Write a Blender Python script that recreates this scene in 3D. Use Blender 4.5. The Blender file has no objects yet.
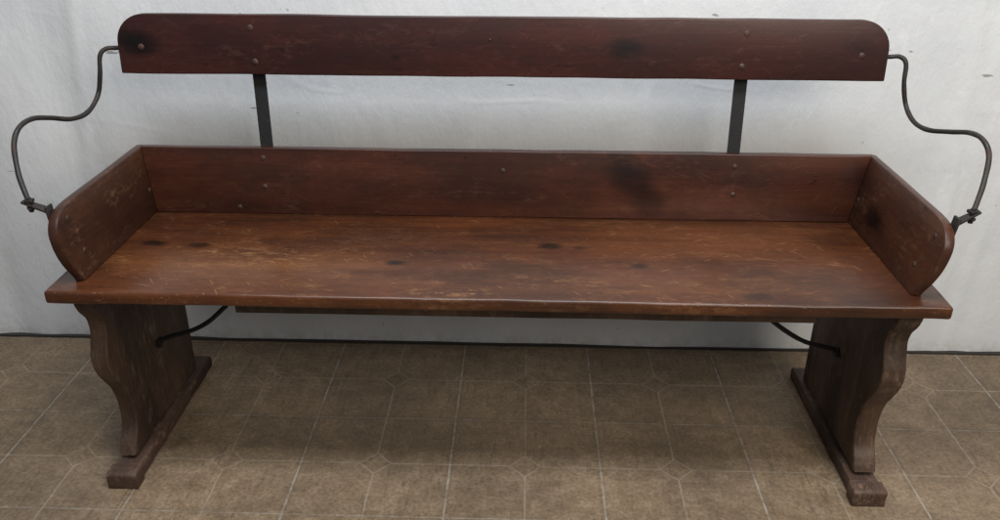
import bpy, bmesh, math, random
from mathutils import Vector, Matrix, noise
random.seed(7)
C = bpy.context.scene.collection
sc = bpy.context.scene
# ------------------------------------------------------------ camera
F = 850.0
CAM = Vector((0, 0, 1.12))
R = (Matrix.Rotation(math.radians(1.7), 3, 'Z') @ Matrix.Rotation(math.radians(90 - 25.7), 3, 'X') @ Matrix.Rotation(0.0037, 3, 'Z'))
cd = bpy.data.cameras.new('camera'); cam = bpy.data.objects.new('camera', cd); C.objects.link(cam)
cam.location = CAM; cam.rotation_euler = R.to_euler()
cd.lens = 36 * F / 1000; cd.sensor_width = 36; cd.clip_end = 100; cd.clip_start = 0.02
sc.camera = cam
def ray(u, v): return R @ Vector(((u - 500) / F, -(v - 260) / F, -1))
def onp(u, v, ax, val):
    d = ray(u, v); t = (val - CAM[ax]) / d[ax]; return CAM + d * t
PX = lambda u, v, X: onp(u, v, 0, X)
PY = lambda u, v, Y: onp(u, v, 1, Y)
PZ = lambda u, v, Z: onp(u, v, 2, Z)

# ------------------------------------------------------------ node helpers
class NT:
    def __init__(s, name):
        s.m = bpy.data.materials.new(name); s.m.use_nodes = True
        s.t = s.m.node_tree; s.b = s.t.nodes['Principled BSDF']
    def n(s, typ, **kw):
        nd = s.t.nodes.new(typ)
        for k, v in kw.items():
            if k.startswith('_'): s.put(nd, int(k[1:]), v)
            else: setattr(nd, k, v)
        return nd
    def put(s, nd, key, v):
        inp = nd.inputs[key]
        if isinstance(v, bpy.types.NodeSocket): s.t.links.new(v, inp)
        else: inp.default_value = v
    def math(s, op, a, b=0.0, c=0.0, clamp=False):
        nd = s.n('ShaderNodeMath', operation=op, use_clamp=clamp); s.put(nd, 0, a); s.put(nd, 1, b); s.put(nd, 2, c); return nd.outputs[0]
    def mix(s, f, a, b, mode='MIX'):
        nd = s.n('ShaderNodeMix', data_type='RGBA', blend_type=mode)
        s.put(nd, 0, f); s.put(nd, 6, a); s.put(nd, 7, b); return nd.outputs[2]
    def mul(s, col, v): return s.mix(1.0, col, s.n('ShaderNodeCombineXYZ', _0=v, _1=v, _2=v).outputs[0], 'MULTIPLY')
    def co(s): return s.n('ShaderNodeTexCoord').outputs['Object']
    def mp(s, v, scale=(1,1,1), rot=(0,0,0), loc=(0,0,0)):
        nd = s.n('ShaderNodeMapping'); s.put(nd, 'Vector', v); nd.inputs['Scale'].default_value = scale
        nd.inputs['Rotation'].default_value = rot; nd.inputs['Location'].default_value = loc; return nd.outputs[0]
    def noise(s, v, scale=1.0, detail=4.0, rough=.55, dist=0.0):
        nd = s.n('ShaderNodeTexNoise'); s.put(nd, 'Vector', v); s.put(nd, 'Scale', scale); s.put(nd, 'Detail', detail)
        s.put(nd, 'Roughness', rough); s.put(nd, 'Distortion', dist); return nd.outputs[0]
    def ss(s, v, lo, hi, a=0.0, b=1.0):
        nd = s.n('ShaderNodeMapRange', interpolation_type='SMOOTHSTEP'); s.put(nd, 0, v); s.put(nd, 1, lo); s.put(nd, 2, hi); s.put(nd, 3, a); s.put(nd, 4, b); return nd.outputs[0]
    def ramp(s, f, stops):
        nd = s.n('ShaderNodeValToRGB'); s.put(nd, 0, f); e = nd.color_ramp.elements
        while len(e) < len(stops): e.new(.5)
        for i, (p, c) in enumerate(stops): e[i].position = p; e[i].color = (*c, 1)
        return nd.outputs[0]
    def bump(s, h, strength, dist=.001):
        nd = s.n('ShaderNodeBump'); s.put(nd, 'Height', h); s.put(nd, 'Strength', strength); s.put(nd, 'Distance', dist); return nd.outputs[0]
    def dist(s, co, pos, rad):
        d = s.n('ShaderNodeVectorMath', operation='SUBTRACT'); s.put(d, 0, co); d.inputs[1].default_value = pos
        d2 = s.n('ShaderNodeVectorMath', operation='MULTIPLY'); s.put(d2, 0, d.outputs[0]); d2.inputs[1].default_value = tuple(1/q for q in rad)
        ln = s.n('ShaderNodeVectorMath', operation='LENGTH'); s.put(ln, 0, d2.outputs[0]); return ln.outputs['Value']
def RGB(*c): return (*c, 1)

ROOT = Vector((0.0, 1.47, 0.0))
def wood(name, cols, along=0, knots_darks=(), rough=(.32, .55), wear=.6, scratch=.3, worn=None, worncol=(.2,.1,.05), seed=0.0, edge=.85, spec=.4, bump=.12, amb=.15, edgecol=None, gr=1.0):
    t = NT(name); co = t.co()
    sc3 = lambda a, c: tuple(a if i == along else c for i in range(3))
    cs = t.mp(co, loc=(seed, seed * .7, seed * 1.3))
    wv = t.noise(t.mp(cs, sc3(1.0, 4)), 1.0, 2)
    ad = t.n('ShaderNodeVectorMath', operation='MULTIPLY_ADD'); t.put(ad, 0, t.n('ShaderNodeCombineXYZ', _0=wv, _1=wv, _2=wv).outputs[0]); ad.inputs[1].default_value = sc3(0, .06); t.put(ad, 2, cs)
    g1 = t.noise(t.mp(ad.outputs[0], sc3(1.2, 20)), 1.0, 5, .58)
    g2 = t.noise(t.mp(ad.outputs[0], sc3(7, 260)), 1.0, 3, .6)
    bl = t.noise(t.mp(cs, sc3(3.0, 6)), 1.0, 7, .66)
    col = t.ramp(g1, [(.28, cols[0]), (.5, cols[1]), (.72, cols[2])])
    col = t.mul(col, t.ss(bl, .32, .68, .58, 1.36))
    col = t.mul(col, t.ss(g2, .3, .65, 1-.20*gr, 1+.10*gr))
    wn = t.noise(t.mp(cs, sc3(7, 15)), 1.0, 8, .74)
    fn = t.noise(t.mp(cs, sc3(45, 110)), 1.0, 5, .75)
    wf = t.math('MULTIPLY', t.ss(wn, .46, .68), t.ss(fn, .44, .66))
    if worn:
        ar = None
        for pos, rad in worn:
            a = t.ss(t.dist(co, pos, rad), .15, 1.1, 1.0, .0); ar = a if ar is None else t.math('MAXIMUM', ar, a)
        area_ = t.math('MAXIMUM', ar, amb)
        # varnish thinned to amber where the seat is sat on
        col = t.mix(t.math('MULTIPLY', ar, t.ss(bl, .38, .64, .0, .36)), col, RGB(.160, .066, .020))
    else: area_ = 1.0
    wf = t.math('MULTIPLY', wf, area_)
    wf = t.math('MULTIPLY', wf, wear)
    col = t.mix(wf, col, RGB(*worncol))
    sn = None
    for an, thr, q_ in ((.30, .70, 420), (-.5, .71, 380), (1.0, .72, 300)):
        ax = (0, an, 0) if (along == 0 and name.startswith('back')) else ((0, 0, an) if along != 2 else (an, 0, 0))
        m_ = t.mp(t.mp(cs, rot=ax), tuple((22 if i == along else q_) for i in range(3)), loc=(an*7, 0, 0))
        q = t.ss(t.noise(m_, 1.0, 1, .5), thr, thr + .05)
        sn = q if sn is None else t.math('MAXIMUM', sn, q)
    sf = t.math('MULTIPLY', t.math('MULTIPLY', sn, scratch), t.ss(bl, .35, .6, .25, 1.0))
    col = t.mix(sf, col, RGB(*worncol))
    dn = t.noise(t.mp(cs, sc3(30, 75)), 1.0, 2, .5)
    col = t.mix(t.math('MULTIPLY', t.ss(dn, .71, .76), .6), col, RGB(cols[0][0]*.3, cols[0][1]*.3, cols[0][2]*.3))
    rg = t.math('ADD', t.ss(bl, .3, .7, rough[1], rough[0]), t.math('MULTIPLY', wf, .25))
    for (x, y, z, r, k) in knots_darks:
        rv = r if isinstance(r, tuple) else tuple(r * 1.7 if i == along else r for i in range(3))
        dd = t.math('ADD', t.dist(co, (x, y, z), rv), t.math('MULTIPLY', t.math('SUBTRACT', wn, .5), 1.7))
        col = t.mix(t.math('MULTIPLY', t.ss(dd, .3, 1.5, 1.0, 0.0), k), col, RGB(cols[0][0]*.15, cols[0][1]*.2, cols[0][2]*.25))
    at = t.n('ShaderNodeAttribute', attribute_name='wear')
    ef = t.math('MULTIPLY', at.outputs['Fac'], t.ss(t.noise(cs, 34, 7, .78), .40, .60))
    if edgecol: col = t.mix(t.math('MULTIPLY', at.outputs['Fac'], .8), col, RGB(*edgecol))
    col = t.mix(t.math('MULTIPLY', ef, edge), col, RGB(worncol[0]*1.15, worncol[1]*1.15, worncol[2]*1.15))
    t.put(t.b, 'Base Color', col); t.put(t.b, 'Roughness', rg)
    t.b.inputs['Specular IOR Level'].default_value = spec
    h = t.math('ADD', t.math('MULTIPLY', g2, .7), t.math('MULTIPLY', wn, 1.3)); h = t.math('SUBTRACT', h, t.math('MULTIPLY', sn, .5))
    t.put(t.b, 'Normal', t.bump(h, bump, .0018))
    return t.m
def iron(name, c1=(.012,.011,.012), c2=(.05,.028,.018), lo=.45, r0=.42):
    t = NT(name); co = t.co(); n = t.noise(co, 60, 6, .7)
    t.put(t.b, 'Base Color', t.mix(t.ss(n, lo, lo+.23), RGB(*c1), RGB(*c2)))
    t.put(t.b, 'Roughness', t.ss(n, .3, .7, r0, .75)); t.put(t.b, 'Normal', t.bump(t.noise(co, 220, 3), .5, .001)); return t.m

# ------------------------------------------------------------ mesh helpers
def link(name, bm, mat, parent=None, smooth=40, off=ROOT):
    me = bpy.data.meshes.new(name)
    if off is not None: bmesh.ops.translate(bm, verts=bm.verts, vec=-off)
    bmesh.ops.recalc_face_normals(bm, faces=bm.faces)
    for f in bm.faces: f.smooth = True
    bm.to_mesh(me); bm.free()
    me.set_sharp_from_angle(angle=math.radians(smooth)); me.materials.append(mat)
    o = bpy.data.objects.new(name, me); C.objects.link(o)
    if parent is not None: o.parent = parent
    return o
def dens(pts, step=.03, jit=.0005, fine=0.0):
    out = []; n = len(pts)
    for i in range(n):
        a, b = Vector(pts[i]), Vector(pts[(i+1) % n]); L = (b-a).length
        out.append(a); k = int(L / step)
        for j in range(1, k):
            p = a.lerp(b, j / k)
            nv = Vector((noise.noise(p*9), noise.noise(p*9+Vector((5,1,2))), noise.noise(p*9+Vector((1,8,3)))))
            fv = Vector((0, noise.noise(p*70), noise.noise(p*70+Vector((3,3,3)))))
            out.append(p + nv * jit * 2 + fv * fine)
    return out
def slab(pts, ext, bevel=.003, segs=3, ang=30):
    """prism from coplanar points swept by ext; bevelled faces carry the wear attribute"""
    bm = bmesh.new(); ext = Vector(ext)
    a = [bm.verts.new(p) for p in pts]; b = [bm.verts.new(Vector(p) + ext) for p in pts]
    bm.faces.new(a); bm.faces.new(list(reversed(b))); n = len(a)
    for i in range(n): bm.faces.new((a[i], b[i], b[(i+1) % n], a[(i+1) % n]))
    bmesh.ops.recalc_face_normals(bm, faces=bm.faces)
    if bevel:
        es = [e for e in bm.edges if e.calc_face_angle(0) > math.radians(ang)]
        res = bmesh.ops.bevel(bm, geom=es, offset=bevel, segments=segs, profile=.5, affect='EDGES', clamp_overlap=True)
        lay = bm.faces.layers.float.new('wear')
        for f in res['faces']:
            if f.is_valid: f[lay] = 1.0
    return bm
def catmull(P, k=8):
    P = [Vector(p) for p in P]; Q = [2*P[0]-P[1]] + P + [2*P[-1]-P[-2]]; out = []
    for i in range(1, len(Q)-2):
        for j in range(k):
            t = j/k; a, b, c, d = Q[i-1:i+3]
            out.append(.5*((2*b)+(c-a)*t+(2*a-5*b+4*c-d)*t*t+(3*b-a-3*c+d)*t**3))
    out.append(P[-1]); return out
def tube(P, r, bm=None, seg=12):
    bm = bm or bmesh.new(); prev = None; up = None; n = len(P)
    for i, p in enumerate(P):
        d = (P[min(i+1, n-1)] - P[max(i-1, 0)]).normalized()
        if up is None: up = d.orthogonal().normalized()
        up = (up - d * up.dot(d)).normalized(); s = d.cross(up)
        rr = r * (1 + .10 * noise.noise(Vector(p) * 45))
        ring = [bm.verts.new(p + (up*math.cos(q) + s*math.sin(q)) * rr) for q in [2*math.pi*k/seg for k in range(seg)]]
        if prev:
            for k in range(seg): bm.faces.new((prev[k], prev[(k+1) % seg], ring[(k+1) % seg], ring[k]))
        else: bm.faces.new(list(reversed(ring)))
        prev = ring
    bm.faces.new(prev); return bm
def dome(p, nrm, r=.008, h=.0018, seg=16):
    bm = bmesh.new(); nrm = Vector(nrm).normalized(); u = nrm.orthogonal().normalized(); v = nrm.cross(u); p = Vector(p)
    rings = []
    for a in (-.3, 0, .35, .7, .92):
        rr = r * math.cos(max(a, 0) * math.pi/2); z = h * math.sin(a * math.pi/2) if a >= 0 else -.001
        rings.append([bm.verts.new(p + nrm*z + (u*math.cos(t)+v*math.sin(t))*rr) for t in [2*math.pi*k/seg for k in range(seg)]])
    for A, B in zip(rings, rings[1:]):
        for k in range(seg): bm.faces.new((A[k], A[(k+1) % seg], B[(k+1) % seg], B[k]))
    bm.faces.new(rings[-1]); bm.faces.new(list(reversed(rings[0]))); return bm
def nut(p, axis, r=.009, h=.007, turn=.2):
    axis = Vector(axis).normalized(); u = axis.orthogonal().normalized(); v = axis.cross(u); p = Vector(p)
    return slab([p + (u*math.cos(t)+v*math.sin(t))*r for t in [math.pi/2*k+turn for k in range(4)]], axis*h, .001, 2)

# ------------------------------------------------------------ dimensions
ZS = .44                       # seat top
aL, aR = PZ(42,292,ZS), PZ(955,308,ZS); YF = (aL.y+aR.y)/2
bL, bR = PZ(157,212,ZS), PZ(848,223,ZS); YR = (bL.y+bR.y)/2
YW = (PZ(0,333,0).y + PZ(500,345,0).y + PZ(1000,356,0).y)/3
XL, XR = aL.x, aR.x
lc = lambda p: tuple(Vector(p) - ROOT)

sk = lambda u, v, r, k=.9: (*lc(PZ(u, v, ZS)), r, k)
m_seat = wood('seat_wood', ((.046,.0135,.0054), (.070,.0215,.0078), (.096,.0320,.0112)), 0,
              knots_darks=[sk(155,243,.014,.9), sk(200,245,.012,.8), sk(395,263,.011,.95), sk(550,246,.013,.9), sk(580,248,.009,.6), sk(640,266,.011,.75), sk(757,297,.014,.5), sk(268,240,.02,.3), sk(700,262,.03,.3), sk(95,268,.03,.5), sk(880,300,.04,.45), sk(840,240,.04,.4), (*lc((0,YR,ZS)), (.9,.012,.1), .35)],  # knots and dark patches; last entry darkens a line along the rear edge
              worn=[(lc(PZ(270,262,ZS)), (.32,.15,.3)), (lc(PZ(480,288,ZS)), (.32,.08,.3)), (lc(PZ(770,285,ZS)), (.18,.09,.3)), (lc(PZ(500,305,ZS)), (.9,.03,.3))],
              worncol=(.33,.17,.072), wear=.8, scratch=.55, rough=(.24,.40), spec=.5, amb=.2)
UB = YR + .03
m_top = wood('backrest_wood', ((.025,.0064,.0052), (.033,.0088,.0068), (.042,.0118,.0088)), 0, knots_darks=[(*lc(PY(137,45,UB)), .024, .95), (*lc(PY(122,40,UB)), .018, .7), (*lc(PY(628,50,UB)), .018, .9), (*lc(PY(395,58,UB)), .006, .6), (*lc(PY(862,45,UB)), (.03,.03,.02), .4)],
             worncol=(.12,.045,.03), wear=.35, scratch=.35, rough=(.33,.48), seed=2.1, gr=.6, bump=.07)
def onbk(u, v): return PY(u, v, YR+.006)
m_back = wood('back_panel_wood', ((.036,.0105,.0062), (.049,.0150,.0084), (.065,.021,.0107)), 0, knots_darks=[(*lc(onbk(503,172)), .005, .5),
             (*lc(onbk(622,163)), (.035,.05,.035), .6), (*lc(onbk(634,182)), (.040,.05,.035), .65), (*lc(onbk(648,202)), (.035,.05,.03), .6), (*lc(onbk(700,165)), (.12,.05,.04), .45), (*lc(onbk(300,150)), (.3,.05,.012), .3)],
             worncol=(.15,.06,.035), wear=.35, scratch=.3, rough=(.26,.42), seed=4.4, gr=.55, bump=.08)
m_side = wood('side_panel_wood', ((.036,.0125,.0072), (.051,.0180,.0093), (.068,.026,.0125)), 1,
             knots_darks=[(*lc(PX(868,218,bR.x)), .024, .95), (*lc(PX(62,225,bL.x-.015)), .014, .5)], worncol=(.18,.09,.052), wear=.6, scratch=.45, rough=(.3,.46), seed=6.2, edge=.35, edgecol=(.014,.007,.006), gr=.7)
m_leg = wood('leg_wood', ((.038,.021,.013), (.062,.035,.022), (.094,.055,.035)), 2, worncol=(.20,.135,.095), wear=.85, scratch=.6, rough=(.45,.65), seed=8.3, bump=.45)
m_foot = wood('foot_wood', ((.042,.022,.015), (.066,.036,.024), (.098,.055,.037)), 1, worncol=(.27,.18,.125), wear=.95, scratch=.6, rough=(.5,.7), seed=9.3, bump=.5)
m_iron = iron('dark_iron', (.013,.011,.010), (.048,.027,.017), .49); m_rust = iron('rusty_iron', (.035,.015,.009), (.075,.032,.018))
m_black = iron('black_iron', (.006,.006,.007), (.014,.011,.010), .5, .6)

# ------------------------------------------------------------ bench
bench = bpy.data.objects.new('bench', None); C.objects.link(bench); bench.location = ROOT
bench['label'] = 'long reddish brown wooden wagon bench with raised back board and curved iron arms'; bench['category'] = 'bench'
def bolts(parent, pts, nrm, r=.006, mat=None):
    for p in pts: link('bolt', dome(p, nrm, r), mat or m_rust, parent)

sp = [(XL,YF,ZS-.024),(XL,YR+.022,ZS-.024),(XR,YR+.022,ZS-.024),(XR,YF,ZS-.024)]
seat = link('seat', slab(dens(sp,.025,.0009,.0006), (0,0,.024), .0055, 4), m_seat, bench)
LEAN = .012
tl, tr = PY(140,146,YR+LEAN), PY(872,157,YR+LEAN); ZT = (tl.z+tr.z)/2; HB = ZT-ZS
bl_, br_, tlx, trx = bL.x, bR.x, tl.x, tr.x
bp = [(bl_,YR,ZS+.0005),(br_,YR,ZS+.0005),(trx,YR+LEAN,ZT),(tlx,YR+LEAN,ZT)]
nb = Vector((0,HB,-LEAN)).normalized()
back_panel = link('back_panel', slab(dens(bp,.04,.0006), nb*.02, .0022), m_back, bench)
yb = lambda z: YR + LEAN*(z-ZS)/HB
def onback(u, v):
    p = PY(u, v, YR); return PY(u, v, yb(p.z))
bolts(back_panel, [onback(*q) for q in ((263,158),(265,187),(735,167),(733,195),(503,171),(240,207))], -nb, .0055)

def side(s):
    xb, xt = (bl_, tlx) if s < 0 else (br_, trx)
    k = (xt-xb)/HB; y0 = YF
    prof = [(y0+.085,ZT-.001),(y0+.052,ZT-.004),(y0+.028,ZT-.014),(y0+.013,ZT-.032),(y0+.010,ZT-.055),(y0+.014,ZT-.080),(y0+.024,ZT-.104),(y0+.036,ZT-.124),(y0+.042,ZS+.0005)]
    pr = catmull([(0,y,z) for y, z in prof], 4)
    pts = [(0,YR+.021,ZS+.0005),(0,YR+LEAN+.021,ZT-.001)] + [tuple(p) for p in pr]
    pts = [(xb + k*(z-ZS), y, z) for _, y, z in pts]
    n = Vector((s, 0, -k*s)).normalized()
    return link('side_panel', slab(dens(pts,.03,.0003), n*.018, .0035, 2), m_side, bench), k, n, xb
sL, kL, nL, xbL = side(-1); sR, kR, nR, xbR = side(1)
def onside(u, v, xb, k):
    z = .52
    for _ in range(6): p = PX(u, v, xb + k*(z-ZS)); z = p.z
    return p
bolts(sL, [onside(u,v,xbL,kL) for u, v in ((68,218),(85,250),(150,190))], -nL, .0055)
bolts(sR, [onside(u,v,xbR,kR) for u, v in ((935,236),(914,264),(858,200))], -nR, .0055)

c = [PY(117,30,UB), PY(118,72,UB), PY(888,82,UB), PY(889,40,UB)]
x0, x1 = (c[0].x+c[1].x)/2, (c[2].x+c[3].x)/2
zb = (PY(300,75,UB).z + PY(700,80,UB).z)/2; zt = (PY(300,16,UB).z + PY(700,20,UB).z)/2
r = .058; pts = [(x0,zb),(x1,zb)]
for i in range(11):
    a = math.pi/2*i/10; pts.append((x1-r+r*math.cos(a), zt-.055+.055*math.sin(a)))
for i in range(11):
    a = math.pi/2*(1+i/10); pts.append((x0+r+r*math.cos(a), zt-.055+.055*math.sin(a)))
TL = .010/(zt-zb)
pt3 = [(x, UB+(z-zb)*TL, z) for x, z in pts]
nu = Vector((0,1,-TL)).normalized()
backrest = link('backrest', slab(dens(pt3,.04,.0006), nu*.02, .0022), m_top, bench)
def onub(u, v):
    p = PY(u, v, UB); return PY(u, v, UB+(p.z-zb)*TL)
bolts(backrest, [onub(u,v) for u, v in ((141,47),(250,28),(255,62),(747,34),(742,67),(862,56))], -nu, .0062, m_rust)
bolts(backrest, [onub(490,40)], -nu, .0025, m_rust)

def strap(uT, vT, uB_, vB):
    a = PY(uT, vT, UB+.022); b = PY(uB_, vB, YR+.03)
    d = (a-b); top = b + d*((zt-.02-b.z)/d.z); bot = b + d*((ZS+.03-b.z)/d.z)
    P = [bot, b, a, top]; P[0].y = YR+.0225; P[1].y = YR+LEAN+.0225; P[2].y = UB+.0215; P[3].y = UB+.0305
    bm = bmesh.new(); w = .0125; th = .004; prev = None
    for p in catmull(P, 6):
        q = [bm.verts.new(p + Vector(v)) for v in ((-w,0,0),(w,0,0),(w,th,0),(-w,th,0))]
        if prev:
            for k in range(4): bm.faces.new((prev[k], prev[(k+1)%4], q[(k+1)%4], q[k]))
        else: bm.faces.new(q)
        prev = q
    bm.faces.new(list(reversed(prev)))
    return link('back_strap', bm, m_black, bench)
strap(259,76,266,146); strap(741,81,734,153)

YE = YF + .045
def arm(path, s, lugpx, xb, k):
    P = [PY(u,v,y) for u, v, y in path]
    o = link('arm_iron', tube(catmull(P, 10), .0045), m_iron, bench)
    e = P[-1]; q = PY(*lugpx, YE)
    f = Vector((xb + k*(q.z-ZS) + s*.020, YE, q.z))
    d = (f-e).normalized(); w = Vector((0,1,0)) - d*d.y; w = w.normalized()*.0095; upv = d.cross(w).normalized()*.0045
    if upv.z < 0: upv = -upv
    bm = slab([e-w*.7-d*.013-upv*.5, e+w*.7-d*.013-upv*.5, f+w-upv*.5, f-w-upv*.5], upv, .0013, 2)
    link('lug', bm, m_iron, o)
    g = f + Vector((0,0,.010)); h = f + Vector((-k*.034,0,-.034))
    bm = slab([g+Vector((0,-.010,0)), g+Vector((0,.010,0)), h+Vector((0,.010,0)), h+Vector((0,-.010,0))], (s*.004,0,0), .001, 2)
    link('lug_plate', bm, m_iron, o)
    link('nut', nut(e+Vector((0,0,.003)), (0,0,1), .0095, .0055), m_iron, o)
    link('nut', nut(e+Vector((0,0,-.010)), (0,0,1), .008, .005, .7), m_iron, o)
    link('bolt', tube([e+Vector((0,0,-.014)), e+Vector((0,0,.011))], .004), m_iron, o)
    return o
arm([(140,47,UB+.027),(118,48,UB+.026),(106,49,UB+.02),(100,56,UB+.012),(100,75,UB+.005),(98,95,UB),(88,112,UB-.04),(72,119,UB-.09),(50,118,1.50),(32,119,1.44),(19,128,1.39),(14,145,1.365),(18,172,1.34),(24,190,1.32),(30,204,YE)], -1, (49,211), xbL, kL)
arm([(866,56,UB+.027),(888,57,UB+.026),(900,57,UB+.02),(906,64,UB+.012),(904,84,UB+.005),(906,106,UB),(914,122,UB-.04),(928,130,UB-.09),(950,132,1.50),(970,133,1.44),(983,140,1.39),(989,156,1.365),(984,182,1.34),(978,200,1.32),(972,215,YE)], 1, (952,223), xbR, kR)

# legs
prof = [(1.288,.4155),(1.290,.395),(1.301,.374),(1.316,.354),(1.320,.332),(1.313,.308),(1.304,.286),(1.302,.262),(1.310,.238),(1.328,.210),(1.346,.180),(1.356,.145),(1.357,.115),(1.350,.085),(1.334,.062),(1.324,.0385)]
YLR = 1.66; FH = .031
def leg(xo, xi, s):
    lo, li = (xo + .008, xi - .020) if s < 0 else (xo - .007, xi + .015)
    fr = catmull([(lo,y,z) for y, z in prof], 4)
    fr = [Vector((p.x, p.y + .0012*noise.noise(p*80), p.z)) for p in fr]
    pts = dens([(lo,YLR,FH+.0015), (lo,YLR,.4155)], .02, .0005, .001)[:20] + fr
    pts = [Vector((lo,p.y,max(p.z,FH+.001))) for p in pts]
    o = link('leg', slab(pts, (li-lo,0,0), .0018, 1, 45), m_leg, bench)
    y0, y1 = 1.272, 1.715; a_ = .005
    xo_, xi_ = (xo + a_, xi - a_) if s < 0 else (xo - a_, xi + a_)
    fp = [(xo_,y0+.034,0.001),(xo_,y0+.034,FH-.005),(xo_,y0+.039,FH),(xo_,y1-.008,FH),(xo_,y1,FH-.008),(xo_,y1,0.001)]
    f = link('foot', slab(dens(fp,.02,.0007,.001), (xi_-xo_,0,0), .0018, 2), m_foot, o)
    fb = [(xo,y0,0.001),(xo,y0,FH+.001),(xo,y0+.006,FH+.005),(xo,y0+.0335,FH+.004),(xo,y0+.0335,0.001)]
    link('foot_block', slab(dens(fb,.01,.0012,.0012), (xi-xo,0,0), .0025, 2), m_foot, o)
    return o, li
lo_, li_, ro_, ri_ = PZ(109,488,0).x, PZ(142,484,0).x, PZ(887,511,0).x, PZ(854,512,0).x
legL, xl = leg(lo_, li_, -1); legR, xr = leg(ro_, ri_, 1)
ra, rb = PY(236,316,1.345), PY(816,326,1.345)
under_strip = link('under_seat_strip', slab(dens([(ra.x,1.345,.356),(ra.x,1.345,.4155),(rb.x,1.345,.4155),(rb.x,1.345,.356)],.05,.0005), (0,.022,0), .002), m_leg, bench)  # plain brown strip hung below the seat, between the legs
def brace(pts, x, s):
    P = [PY(*q) for q in pts]; P[0].x = x
    o = link('brace', tube(catmull(P, 8), .0048), m_black, bench)
    link('nut', nut(P[0] + Vector((-s*.001,0,0)), (-s,0,0), .012, .008), m_black, o)
brace([(150,342,1.50),(168,337,1.50),(190,331,1.49),(208,322,1.475),(226,306,1.46)], xl, -1)
brace([(848,352,1.50),(830,348,1.50),(806,342,1.49),(786,331,1.475),(766,316,1.46)], xr, 1)

# ------------------------------------------------------------ floor
def floor_mat():
    t = NT('vinyl_tiles'); co = t.co(); p = .3035
    wb = t.math('MULTIPLY', t.math('SUBTRACT', t.noise(co, 14, 2), .5), .002); sep = t.n('ShaderNodeSeparateXYZ', _0=co)
    x = t.math('ADD', sep.outputs[0], wb); y = t.math('ADD', sep.outputs[1], wb)
    X0 = PZ(465,350,0).x; Y0 = PZ(526,421,0).y
    dx = t.math('PINGPONG', t.math('SUBTRACT', x, X0), p/2); dy = t.math('PINGPONG', t.math('SUBTRACT', y, Y0), p/2)
    mx = t.math('SUBTRACT', p/2, dx); my = t.math('SUBTRACT', p/2, dy)
    dia = t.math('ADD', mx, my); outside = t.ss(dia, .030, .032)
    fine = t.noise(co, 130, 5, .7); brk = t.ss(t.noise(co, 18, 4, .7), .28, .55, .3, 1)
    hx = t.ss(dx, .0008, .0030, 1, 0); hy = t.ss(dy, .0008, .0026, 1, 0)
    lx = t.math('MULTIPLY', t.ss(mx, .0009, .0026, 1, 0), outside); ly = t.math('MULTIPLY', t.ss(my, .0009, .0026, 1, 0), outside)
    ring = t.ss(t.math('ABSOLUTE', t.math('SUBTRACT', dia, .032)), .001, .0032, 1, 0)
    big = t.noise(co, 2.2, 4, .6); mid = t.noise(co, 26, 6, .68)
    base = t.ramp(mid, [(.25, (.145,.100,.062)), (.5, (.205,.146,.092)), (.75, (.285,.210,.140))])
    base = t.mul(base, t.ss(big, .3, .7, .72, 1.18)); base = t.mul(base, t.ss(fine, .3, .7, .70, 1.25))
    fx = t.math('FLOOR', t.math('DIVIDE', t.math('SUBTRACT', x, X0), p/2)); fy = t.math('FLOOR', t.math('DIVIDE', t.math('SUBTRACT', y, Y0), p/2))
    wn = t.n('ShaderNodeTexWhiteNoise', noise_dimensions='2D'); t.put(wn, 'Vector', t.n('ShaderNodeCombineXYZ', _0=fx, _1=fy).outputs[0])
    base = t.mul(base, t.ss(wn.outputs[0], 0, 1, .94, 1.06))
    gr = t.math('MULTIPLY', t.ss(t.math('MINIMUM', dx, dy), .002, .012, .28, 0), t.ss(t.noise(co, 9, 3), .4, .6))
    col = t.mix(gr, base, RGB(.07,.05,.035))
    for rz, th in ((.6, .63), (-.9, .65)):
        sc_ = t.noise(t.mp(co, (90,6,1), (0,0,rz)), 1, 2, .6, 1.2)
        col = t.mix(t.math('MULTIPLY', t.ss(sc_, th, th+.06), .32), col, RGB(.06,.042,.028))
    dirt = t.noise(co, 6, 7, .78)
    col = t.mix(t.math('MULTIPLY', t.ss(dirt, .50, .72), .45), col, RGB(.075,.055,.038))
    thin = t.math('MAXIMUM', t.math('MAXIMUM', lx, ly), ring)
    thin = t.math('MULTIPLY', thin, t.math('MULTIPLY', brk, .42))
    col = t.mix(thin, col, RGB(.35,.30,.235))
    hv = t.math('MULTIPLY', t.math('MAXIMUM', hx, t.math('MULTIPLY', hy, .6)), t.ss(t.noise(co, 40, 5, .75), .38, .62, .15, .72))
    col = t.mix(hv, col, RGB(.36,.335,.29))
    du = t.noise(co, 230, 2); col = t.mix(t.math('MULTIPLY', t.ss(du, .69, .75), .45), col, RGB(.45,.4,.32))
    cr = t.noise(co, 60, 2); col = t.mix(t.math('MULTIPLY', t.ss(cr, .745, .77), .7), col, RGB(.04,.03,.02))
    t.put(t.b, 'Base Color', col); t.put(t.b, 'Roughness', t.ss(mid, .3, .7, .40, .58)); t.b.inputs['Specular IOR Level'].default_value = .35
    h = t.math('SUBTRACT', t.math('MULTIPLY', mid, .5), t.math('MAXIMUM', thin, hv)); h = t.math('ADD', h, t.math('MULTIPLY', fine, .35))
    t.put(t.b, 'Normal', t.bump(h, .4, .0014)); return t.m
def grid(name, fn, nu_, nv_, mat):
    bm = bmesh.new(); V = [[bm.verts.new(fn(i/nu_, j/nv_)) for i in range(nu_+1)] for j in range(nv_+1)]
    for j in range(nv_):
        for i in range(nu_): bm.faces.new((V[j][i], V[j][i+1], V[j+1][i+1], V[j+1][i]))
    return link(name, bm, mat, None, 60, None)
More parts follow.
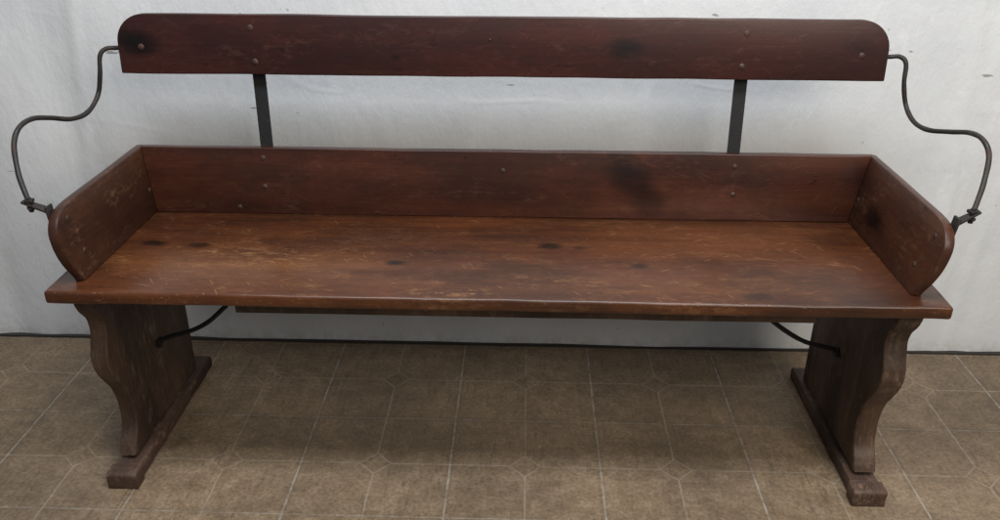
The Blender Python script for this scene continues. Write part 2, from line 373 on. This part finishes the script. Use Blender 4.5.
fl = grid('floor', lambda a, b: Vector((-2.5+5*a, -1.2+3.2*b, 0)), 20, 12, floor_mat()); fl['kind'] = 'structure'
def wall_mat():
    t = NT('white_wall_sheeting'); co = t.co()
    n = t.noise(co, 3.2, 4, .6); f = t.noise(co, 45, 5, .7)
    col = t.mix(t.ss(n, .3, .7), RGB(.62,.635,.655), RGB(.70,.71,.715))
    st = t.noise(t.mp(co, (2,1,22)), 1, 5, .7); col = t.mix(t.math('MULTIPLY', t.ss(st, .58, .75), .12), col, RGB(.45,.42,.38))
    sp = t.noise(co, 30, 2); col = t.mix(t.math('MULTIPLY', t.ss(sp, .73, .76), .45), col, RGB(.25,.22,.18))
    sm = t.noise(t.mp(co, (14,1,60)), 1, 2); col = t.mix(t.math('MULTIPLY', t.ss(sm, .735, .76), .7), col, RGB(.16,.14,.12))
    ps = t.noise(t.mp(co, (9,1,5), (0,.4,0)), 1, 5, .7); col = t.mix(t.math('MULTIPLY', t.ss(ps, .58, .68), .35), col, RGB(.80,.82,.85))
    sg = t.noise(t.mp(co, (3,1,2)), 1, 6, .7); col = t.mix(t.math('MULTIPLY', t.ss(sg, .55, .75), .2), col, RGB(.44,.42,.39))
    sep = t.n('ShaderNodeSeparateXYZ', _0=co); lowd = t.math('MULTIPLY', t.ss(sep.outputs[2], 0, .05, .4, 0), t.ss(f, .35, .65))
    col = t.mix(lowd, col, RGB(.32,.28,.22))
    t.put(t.b, 'Base Color', col); t.b.inputs['Roughness'].default_value = .42; t.b.inputs['Specular IOR Level'].default_value = .4
    def ridge(sc_, rot, off, wd):
        q = t.noise(t.mp(co, sc_, rot, (off,0,off)), 1, 1, .5, .1)
        return t.ss(t.math('ABSOLUTE', t.math('SUBTRACT', q, .5)), 0, wd, 1, 0)
    wr = t.noise(t.mp(co, (8,1,3.2)), 1, 6, .66)
    h = t.math('ADD', t.math('MULTIPLY', wr, 3.4), t.math('MULTIPLY', f, .35))
    msk = t.ss(t.noise(co, 2.7, 2), .42, .6); msk2 = t.ss(t.noise(co, 3.9, 2), .46, .6)
    h = t.math('ADD', h, t.math('MULTIPLY', t.math('MULTIPLY', ridge((5,1,1.2), (0,.35,0), 2, .025), msk), .26))
    h = t.math('ADD', h, t.math('MULTIPLY', t.math('MULTIPLY', ridge((1.6,1,5), (0,-.3,0), 5, .03), msk2), .22))
    t.put(t.b, 'Normal', t.bump(h, .42, .004)); return t.m
def wallf(a, b):
    x = -2.5+5*a; z = .006+2.4*b
    edge = max(0, abs(x)-.62)
    y = YW - .006*noise.noise(Vector((x*1.3, z*.9, 3))) - .003*noise.noise(Vector((x*5, z*1.6, 9)))
    y -= min(edge, .4)*.028*noise.noise(Vector((x*9, z*1.2, 1)))
    for xc, am, tl_ in ((-1.00, .0036, .05), (-.30, .0012, -.1), (.36, .0012, .04), (.98, .0036, -.12), (1.09, .003, .1)):
        y -= am*math.exp(-((x-xc-tl_*(z-.4)+.015*math.sin(z*5))/.014)**2)
    return Vector((x, y, z))
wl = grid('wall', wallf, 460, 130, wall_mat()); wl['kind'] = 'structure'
t = NT('gap_shade'); t.put(t.b, 'Base Color', RGB(.03,.026,.022)); t.b.inputs['Roughness'].default_value = .8
gap_ = link('wall_gap_shade', slab([(-2.5,YW-.006,.001),(2.5,YW-.006,.001),(2.5,YW+.03,.001),(-2.5,YW+.03,.001)], (0,0,.004), 0), t.m, None, 40, None); gap_['kind'] = 'structure'  # flat dark strip on the floor paints the shaded gap under the sheeting

# ------------------------------------------------------------ light
w = bpy.data.worlds.new('World'); sc.world = w; w.use_nodes = True
w.node_tree.nodes['Background'].inputs[0].default_value = (.88,.93,1,1); w.node_tree.nodes['Background'].inputs[1].default_value = .19
def area(name, loc, target, size, e, col):
    l = bpy.data.lights.new(name, 'AREA'); l.shape = 'RECTANGLE'; l.size, l.size_y = size; l.energy = e; l.color = col
    o = bpy.data.objects.new(name, l); C.objects.link(o); o.location = loc
    o.rotation_euler = (Vector(target)-Vector(loc)).to_track_quat('-Z', 'Y').to_euler()
area('ceiling_lamp', (.05,.72,2.4), (.05,1.5,.4), (1.8,.4), 54, (.94,.97,1))
area('room_lamp', (1.3,-.5,2.0), (.8,1.4,.1), (1.5,1.2), 38, (1,.92,.79))
sc.view_settings.view_transform = 'Standard'; sc.view_settings.look = 'None'; sc.view_settings.exposure = 0
